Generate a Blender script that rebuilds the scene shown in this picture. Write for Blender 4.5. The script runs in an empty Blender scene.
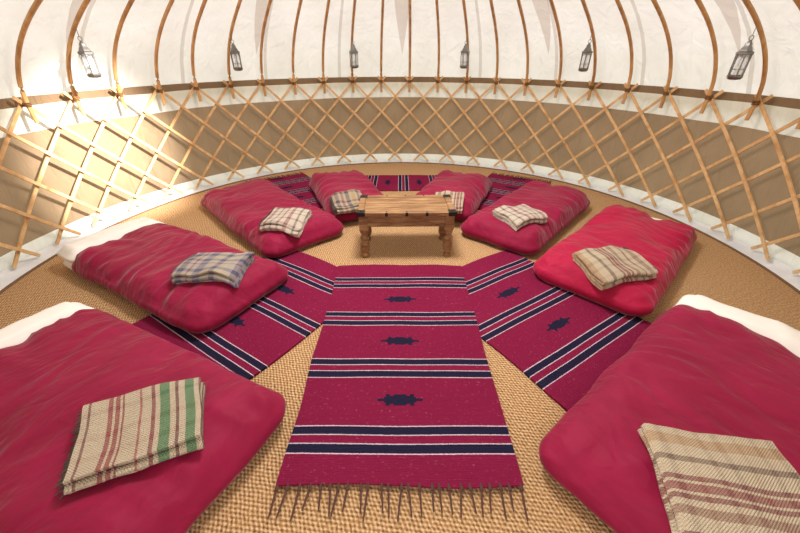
import bpy, math, random
from mathutils import Vector, noise, Matrix
from mathutils.bvhtree import BVHTree
random.seed(4)
R=math.radians
def lin(c):
    return tuple(((v/255)/12.92 if v/255<=.04045 else ((v/255+.055)/1.055)**2.4) for v in c)+(1,)
scene=bpy.context.scene
scene.view_settings.view_transform='Standard'
scene.view_settings.look='None'
COL=scene.collection

# ---------------------------------------------------------------- materials
class NT:
    def __init__(s,name):
        s.mat=bpy.data.materials.new(name); s.mat.use_nodes=True
        s.t=s.mat.node_tree; s.n=s.t.nodes; s.l=s.t.links
        s.n.clear(); s.out=s.n.new('ShaderNodeOutputMaterial')
    def node(s,typ,**kw):
        n=s.n.new(typ)
        for k,v in kw.items(): setattr(n,k,v)
        return n
    def put(s,sock,v):
        if hasattr(v,'is_linked') or isinstance(v,bpy.types.NodeSocket): s.l.new(v,sock)
        else: sock.default_value=v
    def m(s,op,a,b=None,c=None):
        n=s.node('ShaderNodeMath',operation=op)
        s.put(n.inputs[0],a)
        if b is not None: s.put(n.inputs[1],b)
        if c is not None: s.put(n.inputs[2],c)
        return n.outputs[0]
    def mix(s,f,a,b,mode='MIX'):
        n=s.node('ShaderNodeMix',data_type='RGBA',blend_type=mode)
        s.put(n.inputs[0],f); s.put(n.inputs[6],a); s.put(n.inputs[7],b)
        return n.outputs[2]
    def ramp(s,f,stops,interp='CONSTANT'):
        n=s.node('ShaderNodeValToRGB'); cr=n.color_ramp; cr.interpolation=interp
        while len(cr.elements)<len(stops): cr.elements.new(.5)
        for e,(p,c) in zip(cr.elements,stops): e.position=p
        for e,(p,c) in zip(cr.elements,stops): e.position=p; e.color=c
        s.put(n.inputs[0],f); return n.outputs[0]
    def coord(s,which='Object'):
        return s.node('ShaderNodeTexCoord').outputs[which]
    def xyz(s,v):
        n=s.node('ShaderNodeSeparateXYZ'); s.l.new(v,n.inputs[0]); return n.outputs
    def noise(s,vec,scale,detail=4,rough=.5,dist=0):
        n=s.node('ShaderNodeTexNoise'); s.l.new(vec,n.inputs['Vector'])
        n.inputs['Scale'].default_value=scale; n.inputs['Detail'].default_value=detail
        n.inputs['Roughness'].default_value=rough; n.inputs['Distortion'].default_value=dist
        return n.outputs['Fac']
    def mapping(s,vec,sc=(1,1,1),rot=(0,0,0)):
        n=s.node('ShaderNodeMapping'); s.l.new(vec,n.inputs['Vector'])
        n.inputs['Scale'].default_value=sc; n.inputs['Rotation'].default_value=rot
        return n.outputs[0]
    def bump(s,h,strength=.3,dist=.01,normal=None):
        n=s.node('ShaderNodeBump'); n.inputs['Strength'].default_value=strength
        n.inputs['Distance'].default_value=dist; s.l.new(h,n.inputs['Height'])
        if normal: s.l.new(normal,n.inputs['Normal'])
        return n.outputs[0]
    def pbr(s,col,rough=.7,normal=None,sheen=0,spec=.3,metal=0,**kw):
        p=s.node('ShaderNodeBsdfPrincipled')
        s.put(p.inputs['Base Color'],col); s.put(p.inputs['Roughness'],rough)
        p.inputs['Metallic'].default_value=metal
        p.inputs['Specular IOR Level'].default_value=spec
        p.inputs['Sheen Weight'].default_value=sheen
        if normal: s.l.new(normal,p.inputs['Normal'])
        for k,v in kw.items(): p.inputs[k.replace('_',' ')].default_value=v
        s.l.new(p.outputs[0],s.out.inputs[0]); return s.mat

def mat_wood(name,a,b,scale=(30,30,3),rough=.45):
    t=NT(name); v=t.mapping(t.coord('Object'),scale)
    n=t.noise(v,1.5,5,.6,.6)
    c=t.ramp(n,[(.3,lin(a)),(.7,lin(b))],'LINEAR')
    return t.pbr(c,rough,t.bump(n,.25,.003))
M_lath=mat_wood('ash_lath_wood',(186,138,88),(232,194,142),(6,6,6),.35)
M_pole=mat_wood('steam_bent_ash',(166,118,68),(214,166,108),(8,8,2),.35)
M_cord=NT('cord').pbr(lin((110,76,46)),.9)

def mat_canvas(name,a,b,trans=.5,wedge=False):
    t=NT(name); v=t.coord('Object')
    n=t.noise(v,2.2,3,.5)
    c=t.ramp(n,[(.3,lin(a)),(.75,lin(b))],'LINEAR')
    if wedge:
        x,y,z=t.xyz(v)
        ang=t.m('ARCTAN2',y,x)
        per=2*math.pi/10
        d=t.m('ABSOLUTE',t.m('SUBTRACT',t.m('FRACT',t.m('DIVIDE',t.m('ADD',ang,10*per+.01),per)),.5))
        wid=t.m('MULTIPLY',t.m('SUBTRACT',z,1.45),.11)
        msk=t.m('LESS_THAN',d,wid)
        c=t.mix(t.m('MULTIPLY',msk,.5),c,lin((184,158,138)))
        d2=t.m('ABSOLUTE',t.m('SUBTRACT',t.m('FRACT',t.m('DIVIDE',t.m('ADD',ang,10*per+.2),per/2)),.5))
        c=t.mix(t.m('MULTIPLY',t.m('LESS_THAN',d2,.02),.45),c,lin((176,158,140)))
    fine=t.noise(v,260,2,.5)
    fold=t.noise(t.mapping(v,(5,5,1.2)),1.6,3,.5,.8)
    nb=t.bump(fine,.08,.002,t.bump(fold,.8,.07))
    d1=t.node('ShaderNodeBsdfDiffuse'); t.l.new(c,d1.inputs[0]); t.l.new(nb,d1.inputs['Normal'])
    d2=t.node('ShaderNodeBsdfTranslucent'); t.l.new(c,d2.inputs[0])
    mx=t.node('ShaderNodeMixShader'); mx.inputs[0].default_value=trans
    t.l.new(d1.outputs[0],mx.inputs[1]); t.l.new(d2.outputs[0],mx.inputs[2])
    t.l.new(mx.outputs[0],t.out.inputs[0]); return t.mat
M_cw=mat_canvas('canvas_cream',(230,224,212),(243,238,228),.5,True)
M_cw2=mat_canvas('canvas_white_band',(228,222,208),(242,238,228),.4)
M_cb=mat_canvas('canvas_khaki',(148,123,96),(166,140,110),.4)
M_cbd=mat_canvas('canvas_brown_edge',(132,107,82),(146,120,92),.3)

def mat_sisal():
    t=NT('sisal_matting'); v=t.coord('Object')
    w=t.mapping(v,(1,1,1),(0,0,R(38)))
    x,y,z=t.xyz(w)
    wob=t.m('MULTIPLY',t.noise(v,14,2,.5),.014)
    k=2*math.pi/.031
    sx=t.m('SINE',t.m('MULTIPLY',t.m('ADD',x,wob),k)); sy=t.m('SINE',t.m('MULTIPLY',t.m('ADD',y,wob),k*1.7))
    pr=t.m('MULTIPLY',sx,sy)
    n=t.noise(v,85,4,.75); big=t.noise(v,1.2,3,.5)
    h=t.m('ADD',t.m('MULTIPLY',pr,.22),n)
    c=t.ramp(h,[(.25,lin((104,68,38))),(.5,lin((188,144,98))),(.76,lin((238,206,164)))],'LINEAR')
    c=t.mix(t.m('MULTIPLY',big,.25),c,lin((186,142,92)))
    return t.pbr(c,.9,t.bump(h,1.,.011),spec=.1)
M_sisal=mat_sisal()

def mat_rug(name,c1=(128,20,58),off=.25):
    t=NT(name); v=t.coord('Object'); x,y,z=t.xyz(v)
    cr=lin(c1); wh=lin((204,190,198)); nv=lin((26,27,50))
    nn=t.noise(v,160,2,.7)
    n2=t.noise(t.mapping(v,(60,400,60)),1,3,.7)
    n3=t.noise(v,3,3,.6); n5=t.noise(v,70,3,.8)
    crm=t.mix(t.m('MULTIPLY',n2,.4),cr,lin((168,60,98)))
    crm=t.mix(t.m('MULTIPLY',n3,.4),crm,lin((102,14,44)))
    crm=t.mix(t.m('MULTIPLY',t.m('GREATER_THAN',n5,.64),.35),crm,lin((186,110,130)))
    q=t.m('DIVIDE',t.m('SUBTRACT',y,off),.415)
    q=t.m('ADD',q,t.m('MULTIPLY',t.m('SUBTRACT',nn,.5),.016))
    q=t.m('ADD',q,10.)
    f=t.m('FRACT',t.m('ADD',q,.5))
    K=(0,0,0,1);W=(1,1,1,1)
    wm=t.ramp(f,[(0,K),(.335,W),(.347,K),(.441,W),(.452,K),(.54,W),(.551,K),(.65,W),(.662,K)])
    nm=t.ramp(f,[(0,K),(.350,W),(.438,K),(.554,W),(.647,K)])
    vv=t.m('ABSOLUTE',t.m('MULTIPLY',t.m('SUBTRACT',t.m('FRACT',q),.5),.415))
    uu=t.m('ABSOLUTE',x)
    vq=t.m('MULTIPLY',t.m('FLOOR',t.m('DIVIDE',vv,.0080)),.0080)
    uq=t.m('MULTIPLY',t.m('FLOOR',t.m('DIVIDE',uu,.016)),.016)
    s_=t.m('ADD',t.m('DIVIDE',uq,.125),t.m('DIVIDE',vq,.036))
    m1=t.m('LESS_THAN',s_,.86)
    m2=t.m('MULTIPLY',t.m('LESS_THAN',t.m('ABSOLUTE',t.m('SUBTRACT',uu,.060)),.010),t.m('LESS_THAN',vv,.034))
    mm=t.m('MULTIPLY',t.m('MAXIMUM',m1,m2),t.m('LESS_THAN',y,1.55))
    mm=t.m('MULTIPLY',mm,t.m('GREATER_THAN',y,.1))
    col=t.mix(wm,crm,wh)
    nvm=t.mix(t.m('MULTIPLY',n2,.2),nv,lin((90,70,96)))
    col=t.mix(t.m('MAXIMUM',nm,mm),col,nvm)
    yb=t.m('SINE',t.m('MULTIPLY',y,2*math.pi/.007))
    return t.pbr(col,.95,t.bump(t.m('ADD',n2,t.m('MULTIPLY',yb,.3)),.9,.006),sheen=.0,spec=.05)
M_rug=mat_rug('kilim_rug_weave')
M_fr=NT('rug_fringe_yarn').pbr(lin((84,54,46)),.9)

def mat_duvet(name,c1,c2):
    t=NT(name); v=t.coord('Object')
    n=t.noise(t.mapping(v,(1.3,2,1)),2.4,3,.5,1.0)
    n2=t.noise(t.mapping(v,(2,4.5,2)),1.9,2,.4,1.6)
    n4=t.noise(t.mapping(v,(1.6,3.0,1.6)),2.6,2,.45,.8)
    cre=t.m('MAXIMUM',t.m('SUBTRACT',1.,t.m('ABSOLUTE',t.m('MULTIPLY',t.m('SUBTRACT',n4,.5),7.))),0.)
    fine=t.noise(v,420,2,.5)
    c=t.ramp(n,[(.25,lin(c1)),(.8,lin(c2))],'LINEAR')
    h=t.m('ADD',t.m('ADD',n,t.m('MULTIPLY',n2,.5)),t.m('MULTIPLY',cre,.07))
    return t.pbr(c,.68,t.bump(fine,.15,.001,t.bump(h,.55,.045)),sheen=.15,spec=.2,Sheen_Roughness=.4)
M_duA=mat_duvet('crimson_cotton',(124,8,46),(144,14,58))
M_duB=mat_duvet('scarlet_cotton',(152,10,50),(172,18,62))
M_sheet=NT('white_sheet').pbr(lin((236,230,222)),.8,spec=.2)

def mat_plaid(name,base,us,vs,uscale=1,vscale=1,blend=.4):
    t=NT(name); uv=t.coord('UV'); x,y,z=t.xyz(uv)
    def stops(lst):
        out=[(0,lin(base))]
        for p,w,c in lst: out+=[(p,lin(c)),(p+w,lin(base))]
        return out
    jit=t.m('MULTIPLY',t.noise(t.coord('Object'),120,2,.6),.004)
    a=t.ramp(t.m('FRACT',t.m('MULTIPLY',t.m('ADD',x,jit),uscale)),stops(us)); b=t.ramp(t.m('FRACT',t.m('MULTIPLY',t.m('ADD',y,jit),vscale)),stops(vs))
    c=t.mix(blend,a,b)
    wx=t.m('SINE',t.m('MULTIPLY',x,2*math.pi/.0095)); wy=t.m('SINE',t.m('MULTIPLY',y,2*math.pi/.0095))
    w=t.m('MULTIPLY',wx,wy)
    n=t.noise(t.coord('Object'),160,2,.6)
    h=t.m('ADD',w,n)
    c=t.mix(t.m('MULTIPLY',t.m('ADD',t.m('MULTIPLY',w,.5),.5),.26),c,lin((140,115,90)),'MULTIPLY')
    c=t.mix(t.m('MULTIPLY',n,.12),c,lin((244,234,214)))
    return t.pbr(c,.95,t.bump(h,.8,.005),spec=.05,sheen=.1)
cream=(210,190,162)
P1=mat_plaid('plaid_red_green',cream,[(.05,.02,(120,40,50)),(.2,.035,(150,24,44)),(.255,.035,(150,24,44)),(.31,.015,(140,30,48)),(.45,.02,(170,80,80)),(.55,.03,(130,24,44)),(.62,.08,(20,120,66)),(.75,.025,(100,30,44)),(.83,.08,(20,120,66)),(.95,.02,(100,50,50))],[(.1,.08,(178,132,112)),(.4,.08,(178,132,112)),(.7,.08,(150,120,105))],1/.42,1/.3,.2)
P2=mat_plaid('plaid_lilac_grey',(190,176,164),[(.06,.12,(78,70,112)),(.26,.04,(150,50,70)),(.38,.14,(92,90,128)),(.6,.04,(206,186,120)),(.7,.1,(74,66,106)),(.88,.05,(206,190,140))],[(.08,.16,(86,76,110)),(.34,.05,(210,190,130)),(.5,.14,(90,86,122)),(.78,.05,(150,60,80))],1/.36,1/.2,.5)
P3=mat_plaid('plaid_rose_cream',(222,206,186),[(.08,.07,(140,46,64)),(.26,.04,(100,70,60)),(.42,.05,(150,60,75)),(.58,.09,(140,50,68)),(.8,.05,(90,66,66))],[(.1,.08,(140,64,74)),(.45,.1,(150,120,100)),(.75,.06,(130,60,70))],1/.34,1/.2,.42)
P4=mat_plaid('plaid_oat_maroon',(214,194,164),[(.06,.07,(156,116,98)),(.2,.03,(120,36,50)),(.33,.06,(156,112,92)),(.43,.035,(126,20,44)),(.485,.055,(140,26,48)),(.56,.035,(126,20,44)),(.7,.05,(116,92,76)),(.85,.1,(190,150,108))],[(.1,.1,(164,134,112)),(.4,.12,(156,128,108)),(.75,.08,(190,156,124))],1/.45,1/.18,.28)
P5=mat_plaid('plaid_dark_rose',(190,168,142),[(.08,.12,(60,44,60)),(.28,.08,(140,40,60)),(.44,.12,(56,44,60)),(.64,.1,(190,150,70)),(.82,.08,(90,40,60))],[(.1,.14,(100,46,62)),(.5,.18,(70,62,66))],1/.3,1/.2,.45)

# ---------------------------------------------------------------- mesh builder
class B:
    def __init__(s): s.v=[];s.f=[];s.mi=[];s.uv={}
    def add(s,vs,fs,mi=0,M=None):
        o=len(s.v)
        for p in vs:
            p=Vector(p); s.v.append(M@p if M else p)
        for f in fs: s.f.append([o+i for i in f]); s.mi.append(mi)
    def box(s,c,d,mi=0,M=None,rz=0,taper=1):
        cx,cy,cz=c; a,b,h=d[0]/2,d[1]/2,d[2]/2
        vs=[]
        for z,k in((-h,taper),(h,1)):
            for x,y in((-a,-b),(a,-b),(a,b),(-a,b)):
                x*=k;y*=k
                X=x*math.cos(rz)-y*math.sin(rz);Y=x*math.sin(rz)+y*math.cos(rz)
                vs.append((cx+X,cy+Y,cz+z))
        s.add(vs,[(3,2,1,0),(4,5,6,7),(0,1,5,4),(1,2,6,5),(2,3,7,6),(3,0,4,7)],mi,M)
    def lathe(s,prof,c=(0,0,0),n=16,mi=0,M=None,cap=True):
        vs=[];fs=[]
        for r,z in prof:
            for i in range(n):
                a=2*math.pi*i/n; vs.append((c[0]+r*math.cos(a),c[1]+r*math.sin(a),c[2]+z))
        for j in range(len(prof)-1):
            for i in range(n):
                k=(i+1)%n; fs.append((j*n+i,j*n+k,(j+1)*n+k,(j+1)*n+i))
        if cap:
            fs.append(tuple(range(n-1,-1,-1))); fs.append(tuple((len(prof)-1)*n+i for i in range(n)))
        s.add(vs,fs,mi,M)
    def tube(s,pts,r,n=8,mi=0,M=None,flat=1,up=Vector((0,0,1)),closed=False):
        pts=[Vector(p) for p in pts]; vs=[];fs=[];L=len(pts)
        for i,p in enumerate(pts):
            a=pts[(i-1)%L] if (closed or i>0) else p; b=pts[(i+1)%L] if (closed or i<L-1) else p
            t=(b-a).normalized(); u=up
            if abs(t.dot(u))>.98: u=Vector((1,0,0)) if abs(t.x)<.9 else Vector((0,1,0))
            x=t.cross(u).normalized(); y=x.cross(t)
            rr=r[i] if isinstance(r,(list,tuple)) else r
            for k in range(n):
                an=2*math.pi*k/n+math.pi/n
                vs.append(p+x*rr*math.cos(an)+y*rr*flat*math.sin(an))
        for i in range(L if closed else L-1):
            j=(i+1)%L
            for k in range(n):
                q=(k+1)%n; fs.append((i*n+k,i*n+q,j*n+q,j*n+k))
        if not closed:
            fs.append(tuple(range(n-1,-1,-1))); fs.append(tuple((L-1)*n+k for k in range(n)))
        s.add(vs,fs,mi,M)
    def obj(s,name,mats,smooth=True,parent=None,loc=None,rz=0,bevel=0,subd=0,angle=40):
        me=bpy.data.meshes.new(name); me.from_pydata([tuple(v) for v in s.v],[],s.f)
        for m in mats: me.materials.append(m)
        me.polygons.foreach_set('material_index',s.mi)
        me.update(); me.validate()
        o=bpy.data.objects.new(name,me); COL.objects.link(o)
        if smooth:
            me.polygons.foreach_set('use_smooth',[True]*len(me.polygons))
            try: me.set_sharp_from_angle(angle=R(angle))
            except Exception: pass
        if bevel:
            m=o.modifiers.new('bev','BEVEL'); m.width=bevel; m.segments=2; m.limit_method='ANGLE'; m.angle_limit=R(40)
        if subd:
            m=o.modifiers.new('sub','SUBSURF'); m.levels=subd; m.render_levels=subd
        if parent: o.parent=parent
        if loc: o.location=loc
        o.rotation_euler=(0,0,rz)
        return o
def empty(name,loc=(0,0,0),rz=0):
    e=bpy.data.objects.new(name,None); COL.objects.link(e); e.location=loc; e.rotation_euler=(0,0,rz); e.empty_display_size=.2; return e
def cyl(r,a,z): return Vector((r*math.cos(a),r*math.sin(a),z))

# ---------------------------------------------------------------- floor (matting disc + white groundsheet margin)
RM=2.93
t=NT('groundsheet_white'); v=t.coord('Object'); n=t.noise(v,5,3,.5)
M_gs=t.pbr(t.ramp(n,[(.3,lin((216,218,222))),(.7,lin((238,238,240)))],'LINEAR'),.6,t.bump(n,.6,.03))
b=B(); N=128
vs=[(0,0,0)]+[cyl(RM,2*math.pi*i/N,0) for i in range(N)]+[cyl(RM,2*math.pi*i/N,-.05) for i in range(N)]
fs=[(0,1+i,1+(i+1)%N) for i in range(N)]+[(1+i,1+N+i,1+N+(i+1)%N,1+(i+1)%N) for i in range(N)]
b.add(vs,fs)
vs=[];fs=[]
prof=[(2.90,-.055),(3.02,-.045),(3.10,-.04),(3.17,-.035),(3.22,-.03)]
for i in range(N):
    for r,z in prof:
        a=2*math.pi*i/N; vs.append(cyl(r,a,z+.006*noise.noise(Vector((math.cos(a)*9,math.sin(a)*9,r*4)))))
P=len(prof)
for i in range(N):
    for j in range(P-1):
        k=(i+1)%N; fs.append((i*P+j,k*P+j,k*P+j+1,i*P+j+1))
b.add(vs,fs,1)
b.obj('floor',[M_sisal,M_gs],False)
M_trim=NT('matting_binding').pbr(lin((112,84,62)),.9,spec=.1)
b=B()
b.tube([cyl(RM+.008,2*math.pi*i/N,-.002) for i in range(N)],.014,8,closed=True)
b.obj('trim_1',[M_trim])
t=NT('grass'); v=t.coord('Object'); n=t.noise(v,8,5,.7)
M_gr=t.pbr(t.ramp(n,[(.3,lin((70,95,45))),(.7,lin((120,140,75)))],'LINEAR'),.95)
b=B(); b.add([(-25,-25,-.09),(25,-25,-.09),(25,25,-.09),(-25,25,-.09)],[(0,1,2,3)]); b.obj('ground',[M_gr],False)

# ---------------------------------------------------------------- wall canvas and roof canvas
A0=-90+17; A1=-90-17+360   # doorway gap centred on -90 deg
def shell(name,prof,mats,a0,a1,segs=180,amp=.012,full=False):
    b=B(); vs=[];n=segs+(0 if full else 1)
    for i in range(n):
        a=R(a0+(a1-a0)*i/segs)
        for r,z,_ in prof:
            d=amp*noise.noise(Vector((math.cos(a)*4,math.sin(a)*4,z*1.5)))
            dz=.012*noise.noise(Vector((math.cos(a)*5,math.sin(a)*5,3))) if .5<z<1.12 else 0
            vs.append(cyl(r+d,a,z+dz))
    P=len(prof); b.add(vs,[])
    for i in range(segs):
        k=(i+1)%n
        for j in range(P-1):
            b.f.append([i*P+j,k*P+j,k*P+j+1,i*P+j+1]); b.mi.append(prof[j][2])
    return b.obj(name,mats)
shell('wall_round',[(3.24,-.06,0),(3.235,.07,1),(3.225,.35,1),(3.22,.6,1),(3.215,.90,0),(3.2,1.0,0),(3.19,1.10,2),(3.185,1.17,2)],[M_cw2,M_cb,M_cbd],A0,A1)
RP=[(3.27,1.04),(3.20,1.17),(3.15,1.28),(3.09,1.40),(3.00,1.52),(2.88,1.64),(2.70,1.78),(2.44,1.94),(2.02,2.18),(1.4,2.52),(.66,2.92)]
shell('ceiling',[(r,z,0) for r,z in RP],[M_cw],0,360,200,.02,True)

# ---------------------------------------------------------------- trellis
NP=48; SP=360/NP; ZT=1.15; PA=12.5
nseg=14; span=2.9*SP
b=B()
def inside(a):
    d=(math.degrees(a)+90)%360; d=min(d,360-d); return d>17.2
for lay,(sg,rr) in enumerate(((1,3.135),(-1,3.105))):
    for k in range(NP):
        at=PA+SP*k+random.uniform(-.35,.35)
        pts=[];
        for j in range(nseg+1):
            f=j/nseg; a=R(at+sg*(.14*SP)*-1+sg*span*f); z=ZT+.03-(ZT+.03+.01)*f
            pts.append((a,z))
        run=[cyl(rr,a,z) for a,z in pts if inside(a)]
        if len(run)<2: continue
        vs=[];fs=[];hw=.0135;ht=.006
        for i,p in enumerate(run):
            rad=Vector((p.x,p.y,0)).normalized()
            q=run[min(i+1,len(run)-1)]-run[max(i-1,0)]; t_=q.normalized(); w=t_.cross(rad).normalized()
            for x,y in((-hw,-ht),(hw,-ht),(hw,ht),(-hw,ht)): vs.append(p+w*x+rad*y)
        for i in range(len(run)-1):
            for c in range(4):
                d=(c+1)%4; fs.append((i*4+c,i*4+d,i*4+4+d,i*4+4+c))
        L=(len(run)-1)*4
        fs+= [(3,2,1,0),(L,L+1,L+2,L+3)]
        b.add(vs,fs)
b.obj('trellis_wall',[M_lath],False)
# roof poles
prof=[(3.075,.98),(3.078,1.12),(3.06,1.25),(3.005,1.37),(2.92,1.49),(2.80,1.61),(2.63,1.74),(2.38,1.89),(1.98,2.11),(1.38,2.45),(.62,2.87)]
def smoothprof(p,n=4):
    out=[]
    for i in range(len(p)-1):
        p0=p[max(i-1,0)];p1=p[i];p2=p[i+1];p3=p[min(i+2,len(p)-1)]
        for j in range(n):
            t=j/n
            out.append(tuple(.5*((2*p1[k])+(-p0[k]+p2[k])*t+(2*p0[k]-5*p1[k]+4*p2[k]-p3[k])*t*t+(-p0[k]+3*p1[k]-3*p2[k]+p3[k])*t**3) for k in range(2)))
    out.append(p[-1]); return out
sp=smoothprof(prof)
b=B()
for k in range(NP):
    a=R(PA+SP*k); j=random.uniform(-.006,.006)
    b.tube([cyl(r,a+j*(z-1),z) for r,z in sp],.0165,8,0)
    if inside(a):
        for dz in(-.012,0,.012):
            c=cyl(3.09,a,1.12+dz); rad=Vector((c.x,c.y,0)).normalized(); tg=Vector((-rad.y,rad.x,0))
            b.tube([c+rad*.036*math.cos(q)+tg*.022*math.sin(q) for q in [2*math.pi*i/10 for i in range(10)]],.004,6,1,closed=True)
b.obj('roof_poles',[M_pole,M_cord])
# crown wheel
b=B()
b.tube([cyl(.62,2*math.pi*i/48,2.89) for i in range(48)],.04,10,0,closed=True)
for k in range(3):
    for o in(-.12,.12):
        a=R(60*k); d=Vector((math.cos(a),math.sin(a),0)); s_=Vector((-d.y,d.x,0))*o
        b.tube([d*x+s_+Vector((0,0,2.90+.22*(1-(x/.6)**2))) for x in [-.6+.1*i for i in range(13)]],.014,8,0)
b.obj('crown_wheel',[M_pole])
# doorway frame
b=B()
for sx in(-1,1):
    b.box((sx*.93,-2.98,.58),(.09,.07,1.16),0)
b.box((0,-2.98,1.13),(1.95,.07,.08),0)
b.box((0,-2.98,.01),(1.95,.07,.06),0)
b.obj('door_frame',[M_pole],False,bevel=.008)

# ---------------------------------------------------------------- lanterns
M_brass=NT('aged_silver_metal').pbr(lin((130,126,120)),.35,metal=.9)
tg=NT('lantern_glass'); M_glass=tg.pbr(lin((225,232,235)),.08,spec=.6,Alpha=.35)
M_candle=NT('candle_wax').pbr(lin((240,232,215)),.5)
for k in range(6):
    a=R(PA+SP*4*k); c=cyl(2.74,a,1.42)
    b=B(); n=6
    b.lathe([(.02,-.125),(.045,-.12),(.055,-.105),(.055,-.092),(.047,-.088)],c,n)
    b.lathe([(.047,.048),(.058,.052),(.058,.066),(.045,.072),(.034,.095),(.026,.105),(.024,.12),(.014,.135),(.008,.145)],c,n)
    for i in range(n):
        q=2*math.pi*i/n
        b.tube([c+Vector((.048*math.cos(q),.048*math.sin(q),-.09)),c+Vector((.05*math.cos(q),.05*math.sin(q),.05))],.0045,6)
        q2=2*math.pi*(i+.5)/n; mid=.0425
        tgv=Vector((-math.sin(q2),math.cos(q2),0)); ce=c+Vector((mid*math.cos(q2),mid*math.sin(q2),0))
        b.tube([ce+tgv*.021*math.cos(w)+Vector((0,0,.018+.026*math.sin(w))) for w in [math.pi*j/8 for j in range(9)]],.002,5)
        b.tube([ce+tgv*-.022+Vector((0,0,-.05)),ce+tgv*.022+Vector((0,0,-.05))],.002,5)
    b.lathe([(.041,-.088),(.041,.048)],c,n,1,cap=False)
    b.lathe([(.016,-.09),(.016,-.03)],c,12,2)
    b.tube([c+Vector((.016*math.cos(w)*math.cos(a+1.57),.016*math.cos(w)*math.sin(a+1.57),.158+.016*math.sin(w))) for w in [2*math.pi*j/14 for j in range(14)]],.003,6,closed=True)
    top=cyl(2.74,a,1.655)
    b.tube([c+Vector((0,0,.174)),top],.003,6)
    b.obj('hanging_lantern',[M_brass,M_glass,M_candle],angle=30)

# ---------------------------------------------------------------- rugs
def rug(origin,ang,W,L,z,fringe=(1,),mat=M_rug,seed=0):
    """origin = middle of inner edge, local +y = along ang"""
    b=B(); nx,ny=30,52; th=.009
    def h(x,y): return .007*noise.noise(Vector((x*3+seed,y*3,0)))
    vs=[];fs=[]
    for s_ in(1,0):
        for j in range(ny+1):
            for i in range(nx+1):
                x=-W/2+W*i/nx; y=L*j/ny
                x+=.016*noise.noise(Vector((seed+x,y*2.2,3)))
                y+=.018*noise.noise(Vector((seed+5+x*2.5,y,7)))
                vs.append((x,y,(h(x,y)+th+.003) if s_ else 0))
    o=(nx+1)*(ny+1)
    for j in range(ny):
        for i in range(nx):
            q=j*(nx+1)+i
            fs.append((q,q+1,q+nx+2,q+nx+1))
    per=[i for i in range(nx+1)]+[j*(nx+1)+nx for j in range(1,ny+1)]+[ny*(nx+1)+i for i in range(nx-1,-1,-1)]+[j*(nx+1) for j in range(ny-1,0,-1)]
    for i in range(len(per)):
        p,q=per[i],per[(i+1)%len(per)]; fs.append((q,p,p+o,q+o))
    b.add(vs,fs)
    for e in fringe:
        y0=L if e else 0; sg=1 if e else -1
        n=25
        for i in range(n):
            x=-W/2+.01+(W-.02)*i/(n-1)+random.uniform(-.008,.008)
            l=random.uniform(.085,.125); dx=random.uniform(-.016,.016)
            b.tube([(x,y0-.008*sg,.011),(x+dx*.1,y0+sg*.015,.012),(x+dx*.55,y0+sg*l*.5,.006),(x+dx,y0+sg*l,.005)],[.0055,.0045,.0045,.003],6,1)
            b.tube([(x,y0+sg*.004,.012),(x,y0+sg*.02,.012)],.007,6,1)
    return b.obj('kilim_rug',[mat,M_fr],loc=(origin[0],origin[1],z),rz=R(ang-90))
def fr(cu,cn,u,n):
    return (u[0]*cu+n[0]*cn,u[1]*cu+n[1]*cn)
uR=(.547,-.837);nR=(.837,.547)
rug(fr(.42,.36,uR,nR),math.degrees(math.atan2(uR[1],uR[0])),1.0,1.7,.001,seed=1)
uL=(-.547,-.837);nL=(-.837,.547)
rug(fr(.42,.44,uL,nL),math.degrees(math.atan2(uL[1],uL[0])),1.0,1.7,.001,seed=2)
rug((0,-.18),-90,.98,1.69,.014,seed=3)
rug((-.62,1.95),0,.62,1.3,.001,(),seed=4)
rug((1.0,.95),62,.8,1.35,.001,(1,),seed=5)
rug((-.98,1.0),122,.8,1.35,.001,(1,),seed=6)

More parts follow.
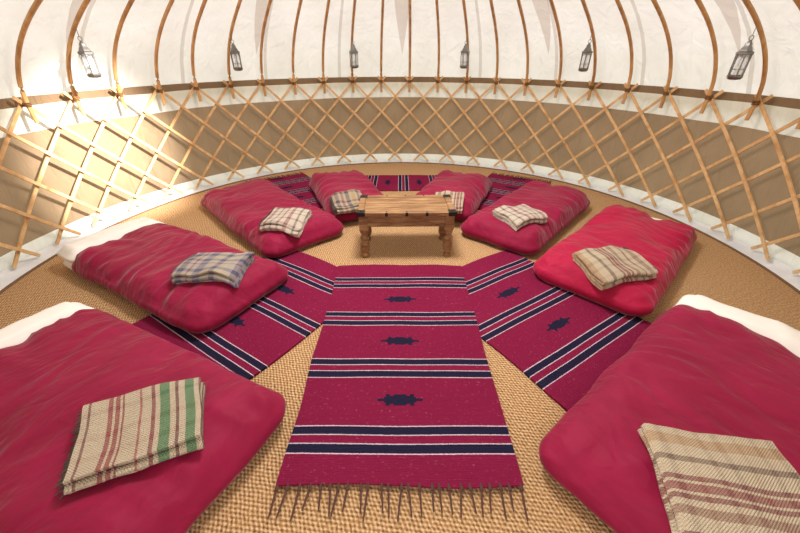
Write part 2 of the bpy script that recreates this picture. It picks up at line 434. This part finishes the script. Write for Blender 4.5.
# ---------------------------------------------------------------- futons
DV=[];DF=[]
def rbox(W,L,T,res,Rp,rz_,seed,wr,bulge,y0=0,z0=0):
    nx=max(8,int(W/res)); ny=max(8,int(L/res)); nz=8
    idx={};vs=[];fs=[]
    def P(i,j,k):
        key=(i,j,k)
        if key in idx: return idx[key]
        x=-W/2+W*i/nx; y=-L/2+L*j/ny; z=T*k/nz
        ix=max(-W/2+Rp,min(W/2-Rp,x)); iy=max(-L/2+Rp,min(L/2-Rp,y))
        dx,dy=x-ix,y-iy; ln=math.hypot(dx,dy)
        if ln>1e-6 and dx and dy:
            m=max(abs(dx),abs(dy))/ln; dx*=m; dy*=m
        x,y=ix+dx,iy+dy
        ed=min(W/2-abs(x),L/2-abs(y))
        if dx and dy: ed=min(ed,Rp-math.hypot(dx,dy))
        if k==nz:
            q=max(0,min(1,ed/rz_)); hh=.3+.7*math.sqrt(max(0,1-(1-q)**2))
            z=T/2+(T/2)*hh
        elif k==0: z=0
        else:
            z=T/2*1.3*(k/nz)
            out=.032*math.sin(math.pi*min(1,k/nz*1.0))
            x*=1+out/(W/2); y*=1+out/(L/2)
        if k==nz:
            nxp,nyp=2*x/W,2*y/L
            z+=bulge*(1-nxp*nxp)*(1-nyp**4)
            z+=wr*2.4*noise.noise(Vector((x*2.6+seed*7.3,y*2.0,seed)))
            wx=1.2*noise.noise(Vector((x*2,y*2,seed))); wy=1.2*noise.noise(Vector((x*2+9,y*2,seed)))
            wt=(L/2-abs(y))-(W/2-abs(x)); wt=max(0,min(1,.5+wt/.2))
            rg=0
            for sx_,sy_,w_ in((2.2,7.5,wt),(7.5,2.2,1-wt)):
                rg+=w_*(1-abs(noise.noise(Vector((x*sx_+seed*3.1+wx,y*sy_+wy,seed))))*2.6)
            e2=1-max(0,min(1,ed/.28))
            z+=wr*(.35+1.0*e2)*(rg-.5)*min(1,ed/.03+.1)
        idx[key]=len(vs)
        e3=.016*noise.noise(Vector((x*4+seed,y*4,z*4))); e4=.016*noise.noise(Vector((x*4+seed,y*4+7,z*4)))
        vs.append((x+e3,y+L/2+y0+e4,max(z,0)+z0)); return idx[key]
    for i in range(nx):
        for j in range(ny):
            fs.append((P(i,j,nz),P(i+1,j,nz),P(i+1,j+1,nz),P(i,j+1,nz)))
            fs.append((P(i,j,0),P(i,j+1,0),P(i+1,j+1,0),P(i+1,j,0)))
    for k in range(nz):
        for i in range(nx):
            fs.append((P(i,0,k),P(i+1,0,k),P(i+1,0,k+1),P(i,0,k+1)))
            fs.append((P(i,ny,k),P(i,ny,k+1),P(i+1,ny,k+1),P(i+1,ny,k)))
        for j in range(ny):
            fs.append((P(0,j,k),P(0,j,k+1),P(0,j+1,k+1),P(0,j+1,k)))
            fs.append((P(nx,j,k),P(nx,j+1,k),P(nx,j+1,k+1),P(nx,j,k+1)))
    return vs,fs
def futon(foot,ang,W,L,mat,seed,pil=.12,T=.175):
    e=empty('futon_bed',(foot[0],foot[1],.022),R(ang-90))
    vs,fs=rbox(W,L,T,.018,.11,.15,seed,.018,.03)
    b=B(); b.add(vs,fs); b.obj('duvet',[mat],parent=e,angle=80)
    M=Matrix.Translation((foot[0],foot[1],.022))@Matrix.Rotation(R(ang-90),4,'Z')
    o=len(DV); DV.extend([M@Vector(v) for v in vs]); DF.extend([[o+i for i in f] for f in fs])
    # sheet-wrapped mattress core: shows only past the duvet at the head
    vs,fs=rbox(W*.97,.30+pil,T*.70,.03,.10,.07,seed+20,.003,.0,y0=L-.30,z0=.004)
    b=B(); b.add(vs,fs)
    if pil>.05:
        vs,fs=rbox(W*.92,pil+.05,.10,.025,min(.05,(pil+.05)/2.2),.05,seed+40,.006,.012,y0=L-.045,z0=.080)
        b.add(vs,fs)
    b.obj('pillow_and_sheet',[M_sheet],parent=e,angle=80)
    return e
futon((-.72,-1.93),154,.87,1.52,M_duA,1,.15)
futon((-1.01,-.70),151,.74,1.53,M_duA,2,.19)
futon((-.80,.15),133,.74,1.64,M_duA,3,.03)
futon((-.37,.74),112,.64,1.2,M_duA,4,.02)
futon((.39,.78),67,.64,1.15,M_duA,5,.02)
futon((.83,.17),49,.69,1.5,M_duA,6,.04)
futon((1.27,-.60),45,.75,1.56,M_duB,7,.05)
futon((.85,-2.12),39,.88,1.48,M_duA,8,.16)
BV=BVHTree.FromPolygons(DV,DF)
def surf(x,y):
    h=BV.ray_cast(Vector((x,y,1)),Vector((0,0,-1)))
    return h[0].z if h[0] else .03

# ---------------------------------------------------------------- folded blankets
def blanket(c,ang,Lu,Lv,mat,seed,layers=4,fcol=(90,80,75)):
    b=B(); th=.012; gap=.018; nv=14; nu=24
    pts=[]
    for l in range(layers):
        y0,y1=(-Lv/2,Lv/2) if l%2==0 else (Lv/2,-Lv/2)
        for i in range(nv+1):
            pts.append((y0+(y1-y0)*i/nv, l*gap))
        if l<layers-1:
            s_=1 if y1>y0 else -1
            for q in(-45,0,45):
                pts.append((y1+s_*gap*.9*math.cos(R(q)),l*gap+gap/2+gap/2*math.sin(R(q))))
    arc=[0]
    for i in range(1,len(pts)): arc.append(arc[-1]+math.dist(pts[i],pts[i-1]))
    n=len(pts); vs=[];uvs=[]
    ca,sa=math.cos(R(ang)),math.sin(R(ang))
    grid={}
    for iu in range(-4,nu+5):
        for iv in range(-4,nv+5):
            u=-Lu/2+Lu*iu/nu; v=-Lv/2+Lv*iv/nv
            grid[iu,iv]=max(.16,surf(c[0]+u*ca-v*sa,c[1]+u*sa+v*ca))
    def hs(u,v):
        iu=round((u+Lu/2)/Lu*nu); iv=round((v+Lv/2)/Lv*nv); iu=max(-2,min(nu+2,iu)); iv=max(-2,min(nv+2,iv))
        w=[grid[iu+a,iv+d] for a in(-2,-1,0,1,2) for d in(-2,-1,0,1,2)]
        w.sort(); w=w[8:]
        return sum(w)/len(w)
    def off(u,v):
        return hs(u,v)+.003+.005*noise.noise(Vector((u*6+seed,v*6,seed)))
    for side in(1,-1):
        for i,(v,zz) in enumerate(pts):
            a=pts[max(i-1,0)];c_=pts[min(i+1,n-1)]
            tx,tz=c_[0]-a[0],c_[1]-a[1]; l=math.hypot(tx,tz) or 1
            nx_,nz_=-tz/l,tx/l
            for j in range(nu+1):
                u=-Lu/2+Lu*j/nu
                du=.012*noise.noise(Vector((v*4+seed,zz*45,9)))
                dv=.010*noise.noise(Vector((u*5,zz*40,seed+4)))
                puff=1+.4*noise.noise(Vector((u*7+seed,v*7,zz*20)))
                vs.append((u+du,v+dv+nx_*th/2*side,zz*puff+off(u,v)+nz_*th/2*side+th/2)); uvs.append((u+Lu/2,arc[i]))
    m=nu+1; o=n*m; fs=[]
    for i in range(n-1):
        for j in range(nu):
            q=i*m+j
            fs.append((q,q+1,q+m+1,q+m)); fs.append((o+q,o+q+m,o+q+m+1,o+q+1))
        fs.append((i*m,(i+1)*m,o+(i+1)*m,o+i*m)); q=i*m+nu; fs.append((q+m,q,o+q,o+q+m))
    for j in range(nu):
        fs.append((j+1,j,o+j,o+j+1)); q=(n-1)*m+j; fs.append((q,q+1,o+q+1,o+q))
    b.add(vs,fs)
    for l in range(layers):
        for i in range(26):
            v=-Lv/2+Lv*(i+.5)/26; x=-Lu/2; zz=l*gap+.005+off(x,v)
            ll=random.uniform(.018,.032); dv=random.uniform(-.008,.008)
            x+=.012*noise.noise(Vector((v*4+seed,l*gap*45,9)))
            b.tube([(x+.012,v,zz),(x-ll*.5,v+dv*.5,zz-.002),(x-ll,v+dv,zz-.010)],[.003,.0028,.002],5,1)
    mf=NT('blanket_fringe').pbr(lin(fcol),.95)
    ob=b.obj('folded_plaid_blanket',[mat,mf],loc=(c[0],c[1],0),rz=R(ang),angle=80)
    me=ob.data; uvl=me.uv_layers.new(name='UVMap')
    for lp in me.loops:
        vi=lp.vertex_index
        if vi<len(uvs): uvl.data[lp.index].uv=uvs[vi]
    return ob
blanket((-.99,-1.77),27,.40,.32,P1,1)
blanket((-1.24,-.59),-4,.41,.29,P2,2,fcol=(120,105,110))
blanket((-.98,.21),-8,.33,.30,P3,3)
blanket((-.50,.70),20,.30,.26,P5,4)
blanket((.48,.70),-10,.28,.26,P4,5)
blanket((1.06,.31),206,.34,.29,P3,6)
blanket((1.47,-.52),194,.41,.30,P4,7)
blanket((1.10,-2.04),78,.46,.40,P4,8)

# ---------------------------------------------------------------- coffee table
t=NT('rustic_sheesham_wood'); v=t.coord('Object')
n=t.noise(t.mapping(v,(3,28,28)),1.4,5,.6,.8); n2=t.noise(v,9,3,.6)
c=t.ramp(n,[(.25,lin((82,54,34))),(.5,lin((146,106,68))),(.75,lin((198,160,112)))],'LINEAR')
c=t.mix(t.m('MULTIPLY',n2,.5),c,lin((104,72,48)))
M_tab=t.pbr(c,.45,t.bump(n,.5,.005))
M_iron=NT('wrought_iron').pbr(lin((52,44,40)),.5,metal=.7)
e=empty('coffee_table',(.05,.17,0),R(1))
TW,TD,TH=.78,.40,.41
b=B()
for i in range(4):
    b.box((0,-TD/2+.045+(TD-.09)*(i+.5)/4,TH-.014),(TW-.10,(TD-.09)/4-.004,.026))
for s_ in(-1,1):
    b.box((0,s_*(TD/2-.022),TH-.0125),(TW,.044,.03)); b.box((s_*(TW/2-.025),0,TH-.0125),(.049,TD-.09,.03))
b.obj('tabletop',[M_tab],False,e,bevel=.004)
b=B()
for s_ in(-1,1):
    b.box((0,s_*(TD/2-.035),TH-.075),(TW-.10,.026,.095)); b.box((s_*(TW/2-.05),0,TH-.075),(.026,TD-.10,.095))
    b.box((0,s_*(TD/2-.020),TH-.117),(TW-.12,.012,.014))
b.obj('apron',[M_tab],False,e,bevel=.003)
b=B()
for sx in(-1,1):
    for sy in(-1,1):
        c=(sx*(TW/2-.045),sy*(TD/2-.043),0)
        b.box((c[0],c[1],TH-.09),(.07,.07,.125))
        b.lathe([(.026,0),(.032,.004),(.032,.022),(.026,.032),(.025,.045),(.034,.058),(.040,.075),(.040,.10),(.036,.135),(.029,.155),(.034,.165),(.037,.18),(.032,.192),(.025,.20),(.025,.212),(.034,.225),(.036,.245),(.036,.275)],c,20)
b.obj('turned_legs',[M_tab],True,e,angle=35)
b=B()
for sx in(-1,1):
    for sy in(-1,1):
        x,y=sx*(TW/2-.03),sy*(TD/2-.03)
        b.box((x,y,TH+.0035),(.062,.062,.003)); b.box((sx*(TW/2+.0015),y,TH-.012),(.003,.062,.032)); b.box((x,sy*(TD/2+.0015),TH-.012),(.062,.003,.032))
        b.lathe([(.008,0),(.007,.004),(.003,.006)],(x,y,TH+.005),10)
    for k in(-1,0,1):
        b.box((k*.16,sx*(TD/2+.001),TH-.012),(.022,.003,.03))
        b.lathe([(.006,0),(.005,.003),(.002,.005)],(k*.16,sx*(TD/2-.02),TH+.0025),10)
b.obj('iron_fittings',[M_iron],False,e)

# ---------------------------------------------------------------- light
w=bpy.data.worlds.new('World'); scene.world=w; w.use_nodes=True
nt=w.node_tree; bg=nt.nodes['Background']; bg.inputs[0].default_value=(.96,.975,1,1); bg.inputs[1].default_value=1.88
def area(name,loc,rot,size,energy,col=(1,1,1)):
    l=bpy.data.lights.new(name,'AREA'); l.shape='DISK'; l.size=size; l.energy=energy; l.color=col
    o=bpy.data.objects.new(name,l); COL.objects.link(o); o.location=loc; o.rotation_euler=rot; return o
area('crown_skylight',(0,0,2.80),(0,0,0),.7,100,(1,.98,.95))
area('doorway_daylight',(0,-2.95,1.05),(R(75),0,0),.9,8,(1,.98,.95))
l=bpy.data.lights.new('sun_through_crown','SPOT'); l.energy=5200; l.spot_size=R(25); l.spot_blend=1; l.shadow_soft_size=.03; l.color=(1,.985,.96)
o=bpy.data.objects.new('sun_through_crown',l); COL.objects.link(o); o.location=(.3,-.3,2.7)
tgt=Vector((-3.05,1.12,.50)); o.rotation_euler=(tgt-o.location).to_track_quat('-Z','Y').to_euler()

# ---------------------------------------------------------------- camera
cam=bpy.data.cameras.new('camera'); cam.sensor_width=36; cam.lens=36*355/800; cam.clip_start=.02
co=bpy.data.objects.new('camera',cam); COL.objects.link(co)
co.location=(0,-2.62,1.5); co.rotation_euler=(R(90)-math.atan(216.5/355),0,0)
scene.camera=co
